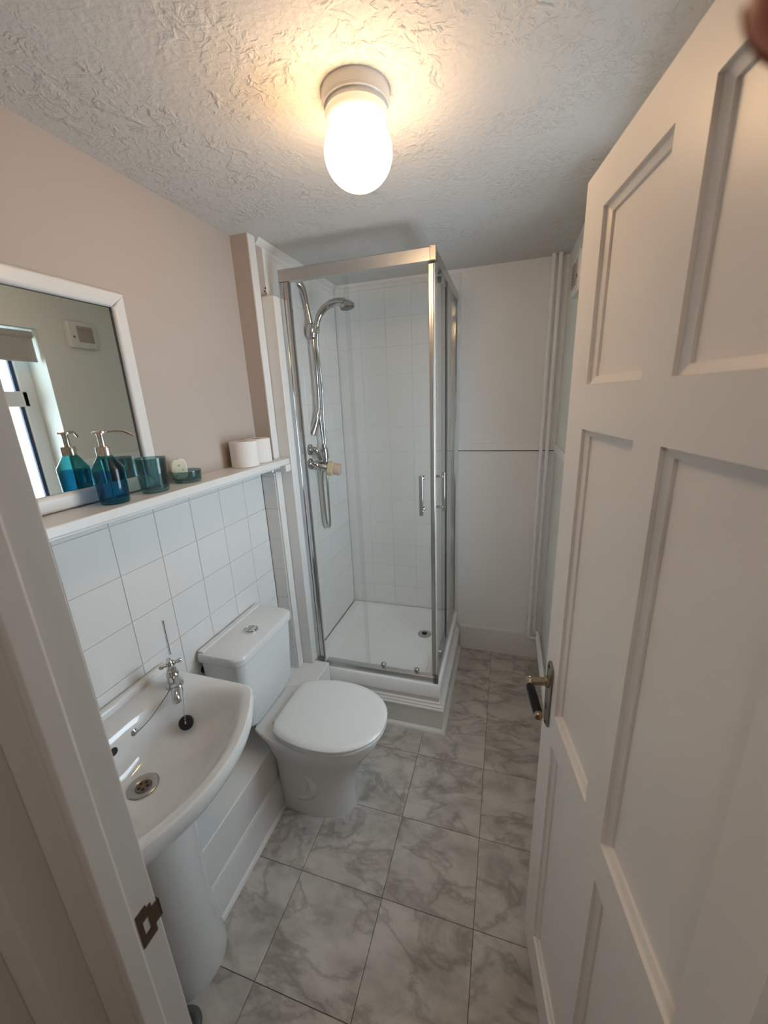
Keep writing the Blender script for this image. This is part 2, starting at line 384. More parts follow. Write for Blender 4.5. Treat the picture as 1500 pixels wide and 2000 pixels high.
# strike plate: outline traced around the bolt hole, lying on the jamb and lipping over its edge
sp = MB()
for (y0, y1, z0, z1) in ((0.226, 0.2325, 0.921, 0.981), (0.2415, 0.248, 0.921, 0.975), (0.2325, 0.2415, 0.921, 0.937), (0.2325, 0.2415, 0.961, 0.981), (0.248, 0.2585, 0.934, 0.966)):
    sp.box(JX, JX + 0.0016, y0, y1, z0, z1)
sp.box(JX - 0.006, JX + 0.0016, 0.2572, 0.2590, 0.934, 0.966)
o = obj('strike_plate', sp, M['bronze'], fr, smooth=False); o['label'] = 'dark bronze strike plate with a pale bolt hole'

# ------------------------------------------------------------------ door leaf
A = Vector((0.1206, 0.895, 0)); U = Vector((0.158, -0.9874, 0)).normalized()
dr = bpy.data.objects.new('door_1', None); COL.objects.link(dr)
dr.matrix_world = Matrix.Translation(A) @ Matrix(((U.x, -U.y, 0), (U.y, U.x, 0), (0, 0, 1))).to_4x4()
tag(dr, 'open white six panel door with a black gripped lever handle', 'door', kind='structure')
DW, DT, DH0, DH1 = 0.6285, 0.035, 0.006, 1.972
cols = [(0.088, 0.288), (0.357, 0.560)]; rows = [(0.136, 0.816), (0.902, 1.553), (1.632, 1.903)]
md = M['door']
def dbox(name, s0, s1, z0, z1, y0=0.0, y1=DT, mat=md, bv=0): return obj(name, MB().box(s0, s1, y0, y1, z0, z1), mat, dr, bevel=bv)
dbox('stile', 0, cols[0][0], DH0, DH1); dbox('stile', cols[1][1], DW, DH0, DH1)
zr = [DH0, rows[0][0], rows[0][1], rows[1][0], rows[1][1], rows[2][0], rows[2][1], DH1]
for k in range(4): dbox('rail', cols[0][0], cols[1][1], zr[2 * k], zr[2 * k + 1])
for (z0, z1) in rows: dbox('muntin', cols[0][1], cols[1][0], z0, z1)
def rect(s0, s1, z0, z1, i, y): return [(s0 + i, y, z0 + i), (s1 - i, y, z0 + i), (s1 - i, y, z1 - i), (s0 + i, y, z1 - i)]
for (s0, s1) in cols:
    for (z0, z1) in rows:
        obj('panel', MB().box(s0, s1, 0.0140, 0.0210, z0, z1), md, dr)
        for sgn in (0, 1):
            Y = (lambda y: y) if not sgn else (lambda y: DT - y)
            prof = [(0.0, 0.0), (0.0006, 0.0055), (0.0040, 0.0068), (0.0095, 0.0090), (0.0122, 0.0100), (0.0126, 0.0140)]
            obj('moulding', MB().loft([rect(s0, s1, z0, z1, i, Y(y)) for i, y in prof], False, False), md, dr, smooth=False)
# lever handle on its long back plate
hs = 0.040
pl = []
for k in range(13): a = PI * k / 12; pl.append((hs + 0.0185 * math.cos(a), 0.994 + 0.0185 * math.sin(a)))
pl += [(hs - 0.0185, 0.852), (hs - 0.014, 0.838), (hs, 0.832), (hs + 0.014, 0.838), (hs + 0.0185, 0.852)]
def ins(p, k): return [(hs + (x - hs) * k, 0.92 + (z - 0.92) * (1 - (1 - k) * 0.22)) for x, z in p]
hp = obj('handle_plate', MB().loft([[(x, 0, z) for x, z in pl], [(x, -0.0035, z) for x, z in pl], [(x, -0.0055, z) for x, z in ins(pl, 0.84)]]), M['plate'], dr)
hp['label'] = 'long worn metal back plate'
zsn = 0.958
obj('handle_neck', MB().lathe([(0.0135, 0), (0.0135, 0.006), (0.0095, 0.009), (0.0095, 0.046), (0.0085, 0.05)], (hs, -0.005, zsn), (0, -1, 0), 20), M['brass'], hp)
obj('handle_collar', MB().cyl((hs - 0.006, -0.050, zsn + 0.002), (hs + 0.014, -0.050, zsn - 0.002), 0.0085, 18), M['brass'], hp)
g = obj('handle_grip', MB().lathe([(0.0085, 0), (0.0098, 0.01), (0.0105, 0.045), (0.0098, 0.078), (0.0085, 0.082)], (hs + 0.014, -0.050, zsn - 0.002), (1, 0, -0.06), 20), M['blackgloss'], hp)
g['label'] = 'black lever grip'
obj('handle_tip', MB().lathe([(0.0085, 0), (0.0095, 0.004), (0.008, 0.010), (0.003, 0.013)], (hs + 0.0955, -0.050, zsn - 0.007), (1, 0, -0.06), 20), M['brass'], hp)
obj('keyhole', MB().lathe([(0.0035, 0), (0.0035, 0.0008)], (hs, -0.0052, 0.893), (0, -1, 0), 12).box(hs - 0.0017, hs + 0.0017, -0.006, -0.0052, 0.878, 0.893), M['dark'], hp)
for z in (1.000, 0.842): obj('screw', MB().lathe([(0.004, 0), (0.0035, 0.0012)], (hs, -0.0053, z), (0, -1, 0), 12), M['dark'], hp)
for z in (0.25, 1.0, 1.72):
    obj('hinge', MB().cyl((DW + 0.004, -0.004, z - 0.04), (DW + 0.004, -0.004, z + 0.04), 0.005, 10), M['steel'], dr)

# ------------------------------------------------------------------ pipe boxing along the left wall
bx = thing('trim_2', (-0.95, 0.9, 0), 'low white boxed-in ledge running along the left wall under basin and cistern', 'boxing'); bx['kind'] = 'structure'
BX = -0.842
obj('boxing_panel', MB().box(XL, BX, 0.262, 1.587, 0, 0.300), M['gloss'], bx, bevel=0.004, seg=3)
poly = [(0, 0), (0.016, 0), (0.016, 0.012), (0.014, 0.10), (0.010, 0.115), (0.011, 0.124), (0.005, 0.138), (0, 0.140)]
obj('skirting', MB().extrude(poly, lambda p, q: (BX + p, 0.262, q), lambda p, q: (BX + p, 1.56, q)), M['gloss'], bx)
obj('bead', MB().extrude([(0.0, 0), (0.012, 0), (0.008, 0.008), (0, 0.012)], lambda p, q: (BX + 0.016 + p, 0.262, q), lambda p, q: (BX + 0.016 + p, 1.55, q)), M['gloss'], bx)

# ------------------------------------------------------------------ nib boards, pipe casing, rails on the wall
struct('trim_3', MB().box(XN, XN + 0.007, YN - 0.001, YN + 0.044, 0.300, ZC), M['gloss'], 'flat white upright board on the edge of the stepped wall', 'board', bevel=0.0015)
struct('trim_4', MB().box(XN, -0.921, 1.556, 1.604, 0.302, 2.046), M['gloss'], 'tall white boxed pipe casing ending below the ceiling beside the shower', 'casing', bevel=0.003)
struct('trim_5', MB().extrude([(0, 0), (0.022, 0), (0.014, -0.012), (0, -0.022)], lambda p, q: (XN + p, 1.56, ZC + q), lambda p, q: (XN + p, YB - 0.006, ZC + q)), M['gloss'],
       'narrow white cornice strip above the shower side wall', 'cornice')
da = thing('trim_6', (0, YB, 1.32), 'thin white dado rail across the back wall beside the shower', 'dado rail'); da['kind'] = 'structure'
obj('rail_board', MB().box(-0.262, XR, YB - 0.010, YB, 1.319, 1.357), M['wall_white'], da, bevel=0.0015)
obj('painted_shadow', MB().box(-0.262, XR - 0.004, YB - 0.005, YB, 1.3145, 1.319), M['dark'], da, smooth=False)  # dark strip that paints in the shadow line under the rail
obj('rail_board', MB().box(XR - 0.010, XR, WY1 + 0.01, YB - 0.010, 1.319, 1.357), M['wall_white'], da, bevel=0.0015)
def skirt_poly(t, h): return [(0, 0), (t, 0), (t, h * 0.72), (t * 0.7, h * 0.80), (t * 0.72, h * 0.86), (t * 0.3, h * 0.97), (0, h)]
struct('baseboard_back', MB().extrude(skirt_poly(0.014, 0.170), lambda p, q: (-0.235, YB - p, q), lambda p, q: (XR - 0.012, YB - p, q)), M['gloss'], 'tall white skirting board along the back wall', 'skirting board')
struct('baseboard_right', MB().extrude(skirt_poly(0.012, 0.150), lambda p, q: (XR - p, 1.412, q), lambda p, q: (XR - p, YB - 0.002, q)), M['gloss'], 'white skirting board along the right wall under the pipes', 'skirting board')
for (y, z) in ((1.601, 2.087), (1.604, 2.068), (1.594, 2.074)):
    obj('screw_hole', MB().cyl((XN, y, z), (XN + 0.002, y, z), 0.0035, 10), M['dark'], wn_)

# ------------------------------------------------------------------ window with blind
wn = thing('window_1', (0.42, 1.31, WZ0), 'white framed window in the right wall, seen in the mirror', 'window'); wn['kind'] = 'structure'
FX0, FX1 = 0.395, 0.455
def wbox(name, y0, y1, z0, z1, x0=FX0, x1=FX1, mat=None, bv=0.003): return obj(name, MB().box(x0, x1, y0, y1, z0, z1), mat or M['plastic'], wn, bevel=bv)
wbox('frame_jamb', WY1 - 0.070, WY1, WZ0, WZ1); wbox('frame_jamb', WY0, WY0 + 0.045, WZ0, WZ1)
wbox('frame_head', WY0 + 0.045, WY1 - 0.045, WZ1 - 0.045, WZ1); wbox('frame_sill', WY0 + 0.045, WY1 - 0.045, WZ0, WZ0 + 0.05)
wbox('transom', WY0 + 0.045, WY1 - 0.045, 1.665, 1.745)
wbox('pane', WY0 + 0.045, WY1 - 0.045, WZ0 + 0.05, 1.665, 0.424, 0.430, M['winpane'], 0); wbox('pane', WY0 + 0.045, WY1 - 0.045, 1.745, WZ1 - 0.045, 0.424, 0.430, M['winpane'], 0)
for (z0, z1) in ((WZ0 + 0.05, 1.665), (1.745, WZ1 - 0.045)):
    wbox('gasket', WY1 - 0.088, WY1 - 0.070, z0, z1, 0.408, 0.4235, M['navy'], 0)
obj('window_board', MB().box(XR - 0.02, FX0, 1.412, WY1 - 0.001, WZ0 - 0.02, WZ0 + 0.004), M['gloss'], wn, bevel=0.004)
bl = thing('roller_blind', (0.30, 1.31, 2.02), 'grey roller blind drawn a short way down in the window', 'blind')
obj('roller', MB().cyl((0.305, WY0 + 0.01, 2.022), (0.305, WY1 - 0.012, 2.022), 0.018, 16), M['blind'], bl)
obj('fabric', MB().box(0.2995, 0.3015, WY0 + 0.015, WY1 - 0.014, 1.902, 2.020), M['blind'], bl, smooth=False)
obj('bottom_bar', MB().box(0.297, 0.304, WY0 + 0.015, WY1 - 0.014, 1.888, 1.902), M['blind'], bl, bevel=0.001)

# ------------------------------------------------------------------ extractor fan
ef = thing('extractor_fan', (XR, 1.79, 2.03), 'boxy white extractor fan high on the right wall beyond the window', 'extractor fan')
obj('housing', MB().box(XR - 0.036, XR, 1.735, 1.890, 1.975, 2.115), M['plastic'], ef, bevel=0.008, seg=3)
obj('grille', MB().box(XR - 0.039, XR - 0.036, 1.782, 1.872, 2.005, 2.090), M['grille'], ef, bevel=0.001)
for k in range(7): obj('slat', MB().box(XR - 0.042, XR - 0.039, 1.785, 1.869, 2.010 + k * 0.011, 2.014 + k * 0.011), M['grille'], ef)
obj('switch', MB().cyl((XR - 0.038, 1.760, 2.03), (XR - 0.035, 1.760, 2.03), 0.006, 12), M['seal'], ef)

# ------------------------------------------------------------------ ceiling light
LX, LY = -0.340, 1.000
li = thing('ceiling_light', (LX, LY, ZC), 'lit egg shaped opal globe on a stepped white ceiling base', 'ceiling light')
obj('base', MB().lathe([(0.0735, 0), (0.0735, -0.018), (0.071, -0.022), (0.071, -0.026), (0.0665, -0.029), (0.0675, -0.035), (0.069, -0.038), (0.067, -0.041), (0.065, -0.048), (0.060, -0.056), (0.056, -0.058)], (LX, LY, ZC), n=48), M['plastic'], li)
gp = [(0.056, -0.050), (0.058, -0.066)]
for k in range(1, 25):
    a = -0.62 + (PI / 2 + 0.62) * k / 24
    gp.append((0.0755 * math.cos(a), -0.1080 - 0.0690 * math.sin(a)))
gp[-1] = (0.001, gp[-1][1])
obj('globe', MB().lathe(gp, (LX, LY, ZC), n=48, cap0=False), M['globe'], li)

# ------------------------------------------------------------------ mirror
mi = thing('wall_mirror', (XL, 0.61, 1.39), 'wall mirror in a wide white painted frame standing on the shelf', 'mirror')
MY0, MY1, MZ0, MZ1, MWd = 0.275, 0.957, 1.389, 1.936, 0.042
def mbar(pts): return MB().loft([[(XL, y, z) for y, z in pts], [(XL + 0.012, y, z) for y, z in pts], [(XL + 0.020, *(q)) for q in inset(pts, 0.005)]])
def inset(pts, d):
    cy = sum(p[0] for p in pts) / len(pts); cz = sum(p[1] for p in pts) / len(pts)
    ly = max(abs(p[0] - cy) for p in pts); lz = max(abs(p[1] - cz) for p in pts)
    return [(cy + (p[0] - cy) * (ly - d) / ly if ly < lz else p[0], cz + (p[1] - cz) * (lz - d) / lz if lz <= ly else p[1]) for p in pts]
i = MWd
obj('frame_bar', mbar([(MY1 - i, MZ0 + i), (MY1, MZ0), (MY1, MZ1), (MY1 - i, MZ1 - i)]), M['gloss'], mi, bevel=0.004)
obj('frame_bar', mbar([(MY0, MZ0), (MY0 + i, MZ0 + i), (MY0 + i, MZ1 - i), (MY0, MZ1)]), M['gloss'], mi, bevel=0.004)
obj('frame_bar', mbar([(MY0, MZ1), (MY0 + i, MZ1 - i), (MY1 - i, MZ1 - i), (MY1, MZ1)]), M['gloss'], mi, bevel=0.004)
obj('frame_bar', mbar([(MY0, MZ0), (MY1, MZ0), (MY1 - i, MZ0 + i), (MY0 + i, MZ0 + i)]), M['gloss'], mi, bevel=0.004)
obj('backing', MB().box(XL, XL + 0.004, MY0 + 0.03, MY1 - 0.03, MZ0 + 0.03, MZ1 - 0.03), M['dark'], mi, smooth=False)
obj('mirror_glass', MB().box(XL + 0.006, XL + 0.011, MY0 + i + 0.003, MY1 - i - 0.0055, MZ0 + i + 0.001, MZ1 - i - 0.0025), M['mirror'], mi, smooth=False)

obj('mirror_edge', MB().box(XL + 0.006, XL + 0.0118, MY1 - i - 0.0062, MY1 - i - 0.0002, MZ0 + i, MZ1 - i).box(XL + 0.006, XL + 0.0118, MY0 + i, MY1 - i, MZ1 - i - 0.0026, MZ1 - i - 0.0002), M['black'], mi, smooth=False)

# ------------------------------------------------------------------ shelf
sh = thing('wall_shelf', (XL, 0.9, 1.36), 'long white painted wooden shelf above the tiled wall', 'shelf')
SX = -0.925
obj('board', MB().prism([(XL, 0.262), (SX, 0.262), (SX, 1.551), (XN + 0.008, 1.551), (XN + 0.008, YN - 0.002), (XL, YN - 0.002)], 1.361, 1.387), M['gloss'], sh, bevel=0.003, seg=3)
obj('end_block', MB().box(XN + 0.008, SX + 0.001, 1.510, 1.553, 1.330, 1.361), M['gloss'], sh, bevel=0.002)
obj('cleat', MB().box(XL + 0.001, XN, 1.490, YN - 0.001, 1.328, 1.361), M['gloss'], sh, bevel=0.002)
obj('edge_strip', MB().box(XL + 0.001, SX - 0.012, 0.262, 1.488, 1.352, 1.361), M['gloss'], sh, bevel=0.002)

# ------------------------------------------------------------------ things on the shelf
ZS = 1.3872
c = Vector((-0.985, 0.752, ZS))
sd = thing('soap_dispenser', c, 'blue teal glass soap dispenser with a nickel pump, beside the mirror', 'soap dispenser')
outer = [(0.030, 0.0), (0.0330, 0.002), (0.0345, 0.006), (0.0370, 0.090), (0.0365, 0.0935), (0.0345, 0.0965), (0.0185, 0.1225), (0.0158, 0.126), (0.0150, 0.130)]
obj('bottle', MB().lathe(outer, c, n=40), M['teal'], sd)
obj('liquid', MB().lathe([(0.028, 0.006), (0.0325, 0.009), (0.0352, 0.085), (0.0342, 0.0855)], c, n=40), M['liquid'], sd)
obj('collar', MB().lathe([(0.0165, 0.125), (0.0170, 0.127), (0.0170, 0.146), (0.0160, 0.148), (0.010, 0.1485)], c, n=32), M['nickel'], sd)
pm = obj('pump', MB().lathe([(0.0075, 0.148), (0.0075, 0.176), (0.0085, 0.178), (0.0085, 0.181), (0.016, 0.182), (0.016, 0.186), (0.0145, 0.187)], c, n=24), M['nickel'], sd)
d = Vector((0.55, 0.83, 0)).normalized()
pts = spline([c + Vector((0, 0, 0.1845)) + d * 0.01, c + Vector((0, 0, 0.1850)) + d * 0.035, c + Vector((0, 0, 0.182)) + d * 0.055, c + Vector((0, 0, 0.170)) + d * 0.072])
obj('nozzle', MB().tube(pts, 0.0032, 10), M['nickel'], pm)
obj('dip_tube', MB().cyl(c + Vector((0, 0, 0.012)), c + Vector((0, 0, 0.125)), 0.003, 8), M['plastic'], sd)
c = Vector((-0.985, 0.882, ZS))
tu = thing('tumbler', c, 'smoky teal glass tumbler standing next to the soap dispenser', 'tumbler')
obj('glass', MB().lathe([(0.030, 0), (0.036, 0.003), (0.0385, 0.010), (0.0415, 0.100), (0.0395, 0.100), (0.0365, 0.012), (0.030, 0.009)], c, n=40), M['smoke'], tu)
c = Vector((-1.000, 1.025, ZS))
so = thing('soap_dish', c, 'low round smoky glass soap dish behind the tumbler', 'soap dish')
obj('dish', MB().lathe([(0.030, 0), (0.040, 0.002), (0.043, 0.007), (0.0455, 0.038), (0.0435, 0.038), (0.041, 0.010), (0.030, 0.007)], c, n=40), M['smoke'], so)
# bar of soap stood on edge in the dish
sp = MB(); base = c + Vector((-0.012, -0.016, 0.0105)); q = Matrix.Rotation(-0.35, 3, 'Y') @ Matrix.Rotation(0.5, 3, 'Z')
loops = []
for t, sc in ((-0.011, 0.86), (-0.008, 0.97), (0, 1.0), (0.008, 0.97), (0.011, 0.86)):
    lp = []
    for k in range(32):
        a = 2 * PI * k / 32
        x = abs(math.cos(a)) ** 0.6 * (1 if math.cos(a) >= 0 else -1) * 0.024 * sc; z = abs(math.sin(a)) ** 0.6 * (1 if math.sin(a) >= 0 else -1) * 0.034 * sc
        lp.append(base + Vector((0, 0, 0.034)) + Matrix.Rotation(0.9, 3, 'Z') @ Vector((x, t, z)))
    loops.append(lp)
tag(obj('soap_bar', sp.loft(loops), M['soap']), 'cream bar of soap with a brown sprig standing up in the soap dish', 'soap')
def roll(c, label):
    t = thing('toilet_roll', c, label, 'toilet roll', 'toilet rolls on the shelf')
    obj('paper', MB().lathe([(0.021, 0.0), (0.050, 0.0), (0.0525, 0.002), (0.053, 0.05), (0.0525, 0.098), (0.050, 0.1), (0.021, 0.1), (0.021, 0.0)], c, n=40, cap0=False, cap1=False), M['paper'], t)
    obj('core', MB().lathe([(0.0185, 0.001), (0.0205, 0.001), (0.0205, 0.0985), (0.0185, 0.0985), (0.0185, 0.001)], c, n=24, cap0=False, cap1=False), M['card'], t)
roll(Vector((-0.992, 1.326, ZS)), 'white toilet roll standing nearer the mirror on the shelf')
roll(Vector((-1.001, 1.434, ZS)), 'white toilet roll standing at the shelf end against the stepped wall')

# ------------------------------------------------------------------ wash basin
BC = (-0.845, 0.551); NP = 72
def outline(xb, xf, hw, bow, rc=3, yc=0.551, ch=False):
    fr_ = []
    for k in range(-8, 9):
        y = hw * 0.985 * k / 8; fr_.append((xf - bow * y * y, yc + y))
    xe = xf - bow * hw * hw
    back = [(xe - 0.05, yc + hw), (xb + 0.02, yc + hw), (xb, yc + hw), (xb, yc + hw - 0.02), (xb, yc), (xb, yc - hw + 0.02), (xb, yc - hw), (xb + 0.02, yc - hw), (xe - 0.05, yc - hw)]
    if ch:
        d = xe - xb
        back = [(xe - 0.20 * d, yc + hw * 1.0), (xb + 0.40 * d, yc + hw * 0.90), (xb + 0.17 * d, yc + hw * 0.70), (xb, yc + hw * 0.50), (xb, yc), (xb, yc - hw * 0.50), (xb + 0.17 * d, yc - hw * 0.70), (xb + 0.40 * d, yc - hw * 0.90), (xe - 0.20 * d, yc - hw * 1.0)]
    return chaikin(fr_ + back, rc)
def lp(o, z): return [(x, y, z) for x, y in polar(o, BC, NP)]
def circ(cx, cy, r, z, sx=1.0):
    return [(x, y, z) for x, y in polar([(cx + r * sx * math.cos(2 * PI * k / 64), cy + r * math.sin(2 * PI * k / 64)) for k in range(64)], BC, NP)]
ba = thing('wash_basin', (-0.85, 0.551, 0), 'white ceramic pedestal wash basin against the tiled wall', 'wash basin')
XB = XL + TT + 0.0025
loops = [circ(-0.90, 0.551, 0.10, 0.640), lp(outline(XB, -0.735, 0.20, 1.0), 0.665), lp(outline(XB, -0.655, 0.25, 1.2), 0.705), lp(outline(XB, -0.612, 0.272, 1.35), 0.745),
         lp(outline(XB, -0.598, 0.279, 1.4), 0.772), lp(outline(XB, -0.597, 0.281, 1.4), 0.790), lp(outline(XB + .001, -0.600, 0.278, 1.4), 0.799), lp(outline(XB + 0.005, -0.606, 0.272, 1.4), 0.803),
         lp(outline(-0.975, -0.620, 0.256, 1.4, ch=True), 0.802), lp(outline(-0.958, -0.630, 0.246, 1.45, ch=True), 0.797), lp(outline(-0.950, -0.640, 0.236, 1.5, ch=True), 0.786),
         lp(outline(-0.946, -0.655, 0.220, 1.6, ch=True), 0.762), lp(outline(-0.940, -0.680, 0.197, 1.7, ch=True), 0.732), lp(outline(-0.932, -0.715, 0.165, 1.8, ch=True), 0.708),
         lp(outline(-0.922, -0.765, 0.115, 2.0, ch=True), 0.692), circ(-0.862, 0.551, 0.050, 0.683), circ(-0.862, 0.551, 0.034, 0.680)]
obj('bowl', MB().loft(loops, True, True), M['ceramic'], ba)
# raised back ledge
obj('back_ledge', MB().box(XB, XB + 0.026, 0.275, 0.829, 0.795, 0.826), M['ceramic'], ba, bevel=0.010, seg=4)
# pedestal: oval column that flares to the floor
def oval(x, y, a, b, z, n=48): return [(x + a * math.cos(2 * PI * k / n), y + b * math.sin(2 * PI * k / n), z) for k in range(n)]
pe = [oval(-0.855, 0.551, 0.098, 0.106, 0.0), oval(-0.855, 0.551, 0.098, 0.106, 0.02), oval(-0.852, 0.551, 0.091, 0.098, 0.06), oval(-0.850, 0.551, 0.082, 0.088, 0.15), oval(-0.850, 0.551, 0.080, 0.086, 0.35), oval(-0.850, 0.551, 0.086, 0.095, 0.52), oval(-0.850, 0.551, 0.100, 0.115, 0.66)]
obj('pedestal', MB().loft(pe), M['ceramic'], ba)
dn = obj('drain', MB().lathe([(0.036, 0.680), (0.037, 0.684), (0.034, 0.6855), (0.021, 0.683), (0.019, 0.681)], (-0.862, 0.551, 0), n=40), M['steel'], ba); dn['label'] = 'metal waste with five dark holes'
obj('drain_grid', MB().lathe([(0.0195, 0.6815), (0.0185, 0.6826), (0.001, 0.683)], (-0.862, 0.551, 0), n=32, cap0=False), M['bronze'], dn)
for k in range(5):
    a = 2 * PI * k / 5 + 0.4
    obj('drain_hole', MB().cyl((-0.862 + 0.0105 * math.cos(a), 0.551 + 0.0105 * math.sin(a), 0.6824), (-0.862 + 0.0105 * math.cos(a), 0.551 + 0.0105 * math.sin(a), 0.6834), 0.0038, 12), M['dark'], dn)
obj('overflow', MB().lathe([(0.0105, -0.004), (0.0105, 0.002), (0.0095, 0.0028)], (-0.947, 0.557, 0.765), (1, 0, 0.15), 20), M['black'], ba)
def tap(x, y, sgn):
    t = obj('tap', MB().lathe([(0.026, 0.802), (0.025, 0.808), (0.0175, 0.814), (0.0165, 0.838), (0.018, 0.843), (0.0145, 0.850), (0.013, 0.860), (0.009, 0.864), (0.009, 0.870)], (x, y, 0), n=24), M['chrome'], ba)
    t['label'] = 'chrome cross head pillar tap'
    d = Vector((0.75, -0.66 * sgn, 0)).normalized(); p = Vector((x, y, 0))
    pts = spline([p + Vector((0, 0, 0.826)), p + d * 0.03 + Vector((0, 0, 0.830)), p + d * 0.066 + Vector((0, 0, 0.826)), p + d * 0.085 + Vector((0, 0, 0.816)), p + d * 0.089 + Vector((0, 0, 0.803))])
    obj('spout', MB().tube(pts, [0.0135] * 8 + [0.0118] * 12 + [0.0115] * (len(pts) - 20), 16), M['chrome'], t)
    h = MB().lathe([(0.011, 0.868), (0.0135, 0.874), (0.011, 0.885), (0.006, 0.889)], (x, y, 0), n=20)
    for k in range(4):
        a = PI / 4 + PI / 2 * k + 0.2; e = Vector((math.cos(a), math.sin(a), 0)); b0 = p + Vector((0, 0, 0.877))
        h.lathe([(0.0048, 0.006), (0.0048, 0.018), (0.0066, 0.022), (0.007, 0.027), (0.005, 0.031), (0.001, 0.032)], b0, e, 12)
    obj('cross_head', h, M['chrome'], t)
tap(-0.945, 0.770, 1); tap(-0.945, 0.332, -1)
# plug hanging on its chain over the tap
pgc = Vector((-0.862, 0.714, 0.733)) + Vector((0.49, -0.69, 0.53)).normalized() * 0.0085
pg = thing('basin_plug', pgc, 'black rubber basin plug hanging on a bead chain from the tap', 'plug')
nrm = Vector((0.49, -0.69, 0.53)).normalized()
st = obj('stopper', MB().lathe([(0.0175, -0.006), (0.0195, -0.004), (0.0205, 0.003), (0.018, 0.006), (0.006, 0.0065)], pgc, nrm, 28), M['black'], pg)
obj('plug_ring', MB().lathe([(0.003, 0.006), (0.004, 0.012), (0.002, 0.016)], pgc, nrm, 12), M['steel'], pg)
eye = Vector((-0.943, 0.620, 0.766))
chain = spline([eye + Vector((0.004, 0, 0)), Vector((-0.930, 0.660, 0.780)), Vector((-0.9122, 0.7165, 0.8240)), Vector((-0.9076, 0.7217, 0.8430)), Vector((-0.9000, 0.7304, 0.8485)), Vector((-0.8924, 0.7390, 0.8430)), Vector((-0.8877, 0.7443, 0.8240)), Vector((-0.873, 0.726, 0.790)), pgc + nrm * 0.017], 8)
cb = MB().tube(chain, 0.0011, 6)
acc = 0
for a, b in zip(chain, chain[1:]):
    acc += (b - a).length
    if acc > 0.0045: acc = 0; cb.lathe([(0.0004, -0.0018), (0.0017, -0.0008), (0.0017, 0.0008), (0.0004, 0.0018)], b, b - a, 6)
M['chainmetal'] = pmat('tarnished_chain', (0.20, 0.20, 0.20), 0.35, 1.0)
o = obj('chain', cb, M['chainmetal'], pg); o['label'] = 'fine steel bead chain'
ob = MB().lathe([(0.011, 0), (0.010, 0.003), (0.005, 0.006), (0.0035, 0.007)], eye - Vector((0.006, 0, 0)), (1, 0, 0.1), 18)
obj('chain_stay', ob, M['chrome'], ba)
tag(obj('wire', MB().cyl((XB + 0.0015, 0.864, 0.826), (XB + 0.0015, 0.864, 0.955), 0.0012, 8), M['seal']), 'thin dark upright wire against the tiles behind the basin tap', 'wire')
# waste pipe on the floor behind the pedestal
pts = spline([(-0.88, 0.40, 0.02), (-0.82, 0.43, 0.018), (-0.765, 0.455, 0.016), (-0.735, 0.445, 0.014), (-0.725, 0.41, 0.014), (-0.725, 0.34, 0.014)])
tag(obj('flexible_pipe', MB().tube(pts, 0.0105, 12), M['seal']), 'short dark grey pipe bend lying on the floor behind the pedestal', 'pipe')

# ------------------------------------------------------------------ toilet
TY = 1.145
to = thing('toilet', (-0.75, TY, 0), 'white close coupled toilet with its lid closed', 'toilet')
TC = (-0.66, TY); TN = 64
def dshape(xb, xf, hwb, hwf, xm=0.42, p=2.2):
    """straight back at xb (half width hwb), widest hwf, round front at xf"""
    pts = []; xc = xb + (xf - xb) * xm
    for k in range(0, 25):
        a = -PI / 2 + PI * k / 24; cx, sy = math.cos(a), math.sin(a)
        pts.append((xc + (xf - xc) * abs(cx) ** (2 / p), TY + hwf * (1 if sy >= 0 else -1) * abs(sy) ** (2 / p)))
    for k in range(1, 8):
        t = k / 7; pts.append((xc + (xb - xc) * t, TY + hwf - (hwf - hwb) * t ** 2.2))
    for k in range(7, 0, -1):
        t = k / 7; pts.append((xc + (xb - xc) * t, TY - hwf + (hwf - hwb) * t ** 2.2))
    return chaikin(pts, 2)
def tl(o, z): return [(x, y, z) for x, y in polar(o, TC, TN)]
pan = [tl(dshape(-0.838, -0.530, 0.104, 0.112, 0.45), 0.0), tl(dshape(-0.838, -0.530, 0.104, 0.112, 0.45), 0.03), tl(dshape(-0.840, -0.534, 0.102, 0.110, 0.45), 0.09), tl(dshape(-0.840, -0.518, 0.102, 0.116, 0.45), 0.18),
       tl(dshape(-0.845, -0.488, 0.104, 0.132, 0.45), 0.25), tl(dshape(-0.865, -0.445, 0.110, 0.152, 0.46), 0.31), tl(dshape(-0.885, -0.418, 0.112, 0.165, 0.47), 0.355), tl(dshape(-0.905, -0.408, 0.118, 0.172, 0.47), 0.385), tl(dshape(-0.905, -0.408, 0.120, 0.172, 0.47), 0.398), tl(dshape(-0.903, -0.414, 0.118, 0.166, 0.47), 0.402)]
obj('pan', MB().loft(pan), M['ceramic'], to)
# trapway bulges on the two flanks and a screw cap
for sg in (-1, 1):
    pts = spline([(-0.80, TY + sg * 0.080, 0.21), (-0.74, TY + sg * 0.095, 0.25), (-0.69, TY + sg * 0.099, 0.21), (-0.675, TY + sg * 0.097, 0.15), (-0.70, TY + sg * 0.094, 0.10), (-0.75, TY + sg * 0.090, 0.085)], 6)
    obj('trapway', MB().tube(pts, 0.026, 14), M['ceramic'], to)
for sg in (-1, 1): obj('screw_cap', MB().lathe([(0.008, 0), (0.0075, 0.004), (0.004, 0.007), (0.001, 0.0075)], (-0.745, TY + sg * 0.106, 0.06), (0, sg, 0.1), 16), M['plastic'], to)
se = [tl(dshape(-0.812, -0.398, 0.124, 0.175, 0.44), 0.404), tl(dshape(-0.814, -0.394, 0.127, 0.178, 0.44), 0.408), tl(dshape(-0.814, -0.394, 0.127, 0.178, 0.44), 0.416), tl(dshape(-0.812, -0.398, 0.124, 0.175, 0.44), 0.4185)]
obj('seat', MB().loft(se), M['plastic'], to)
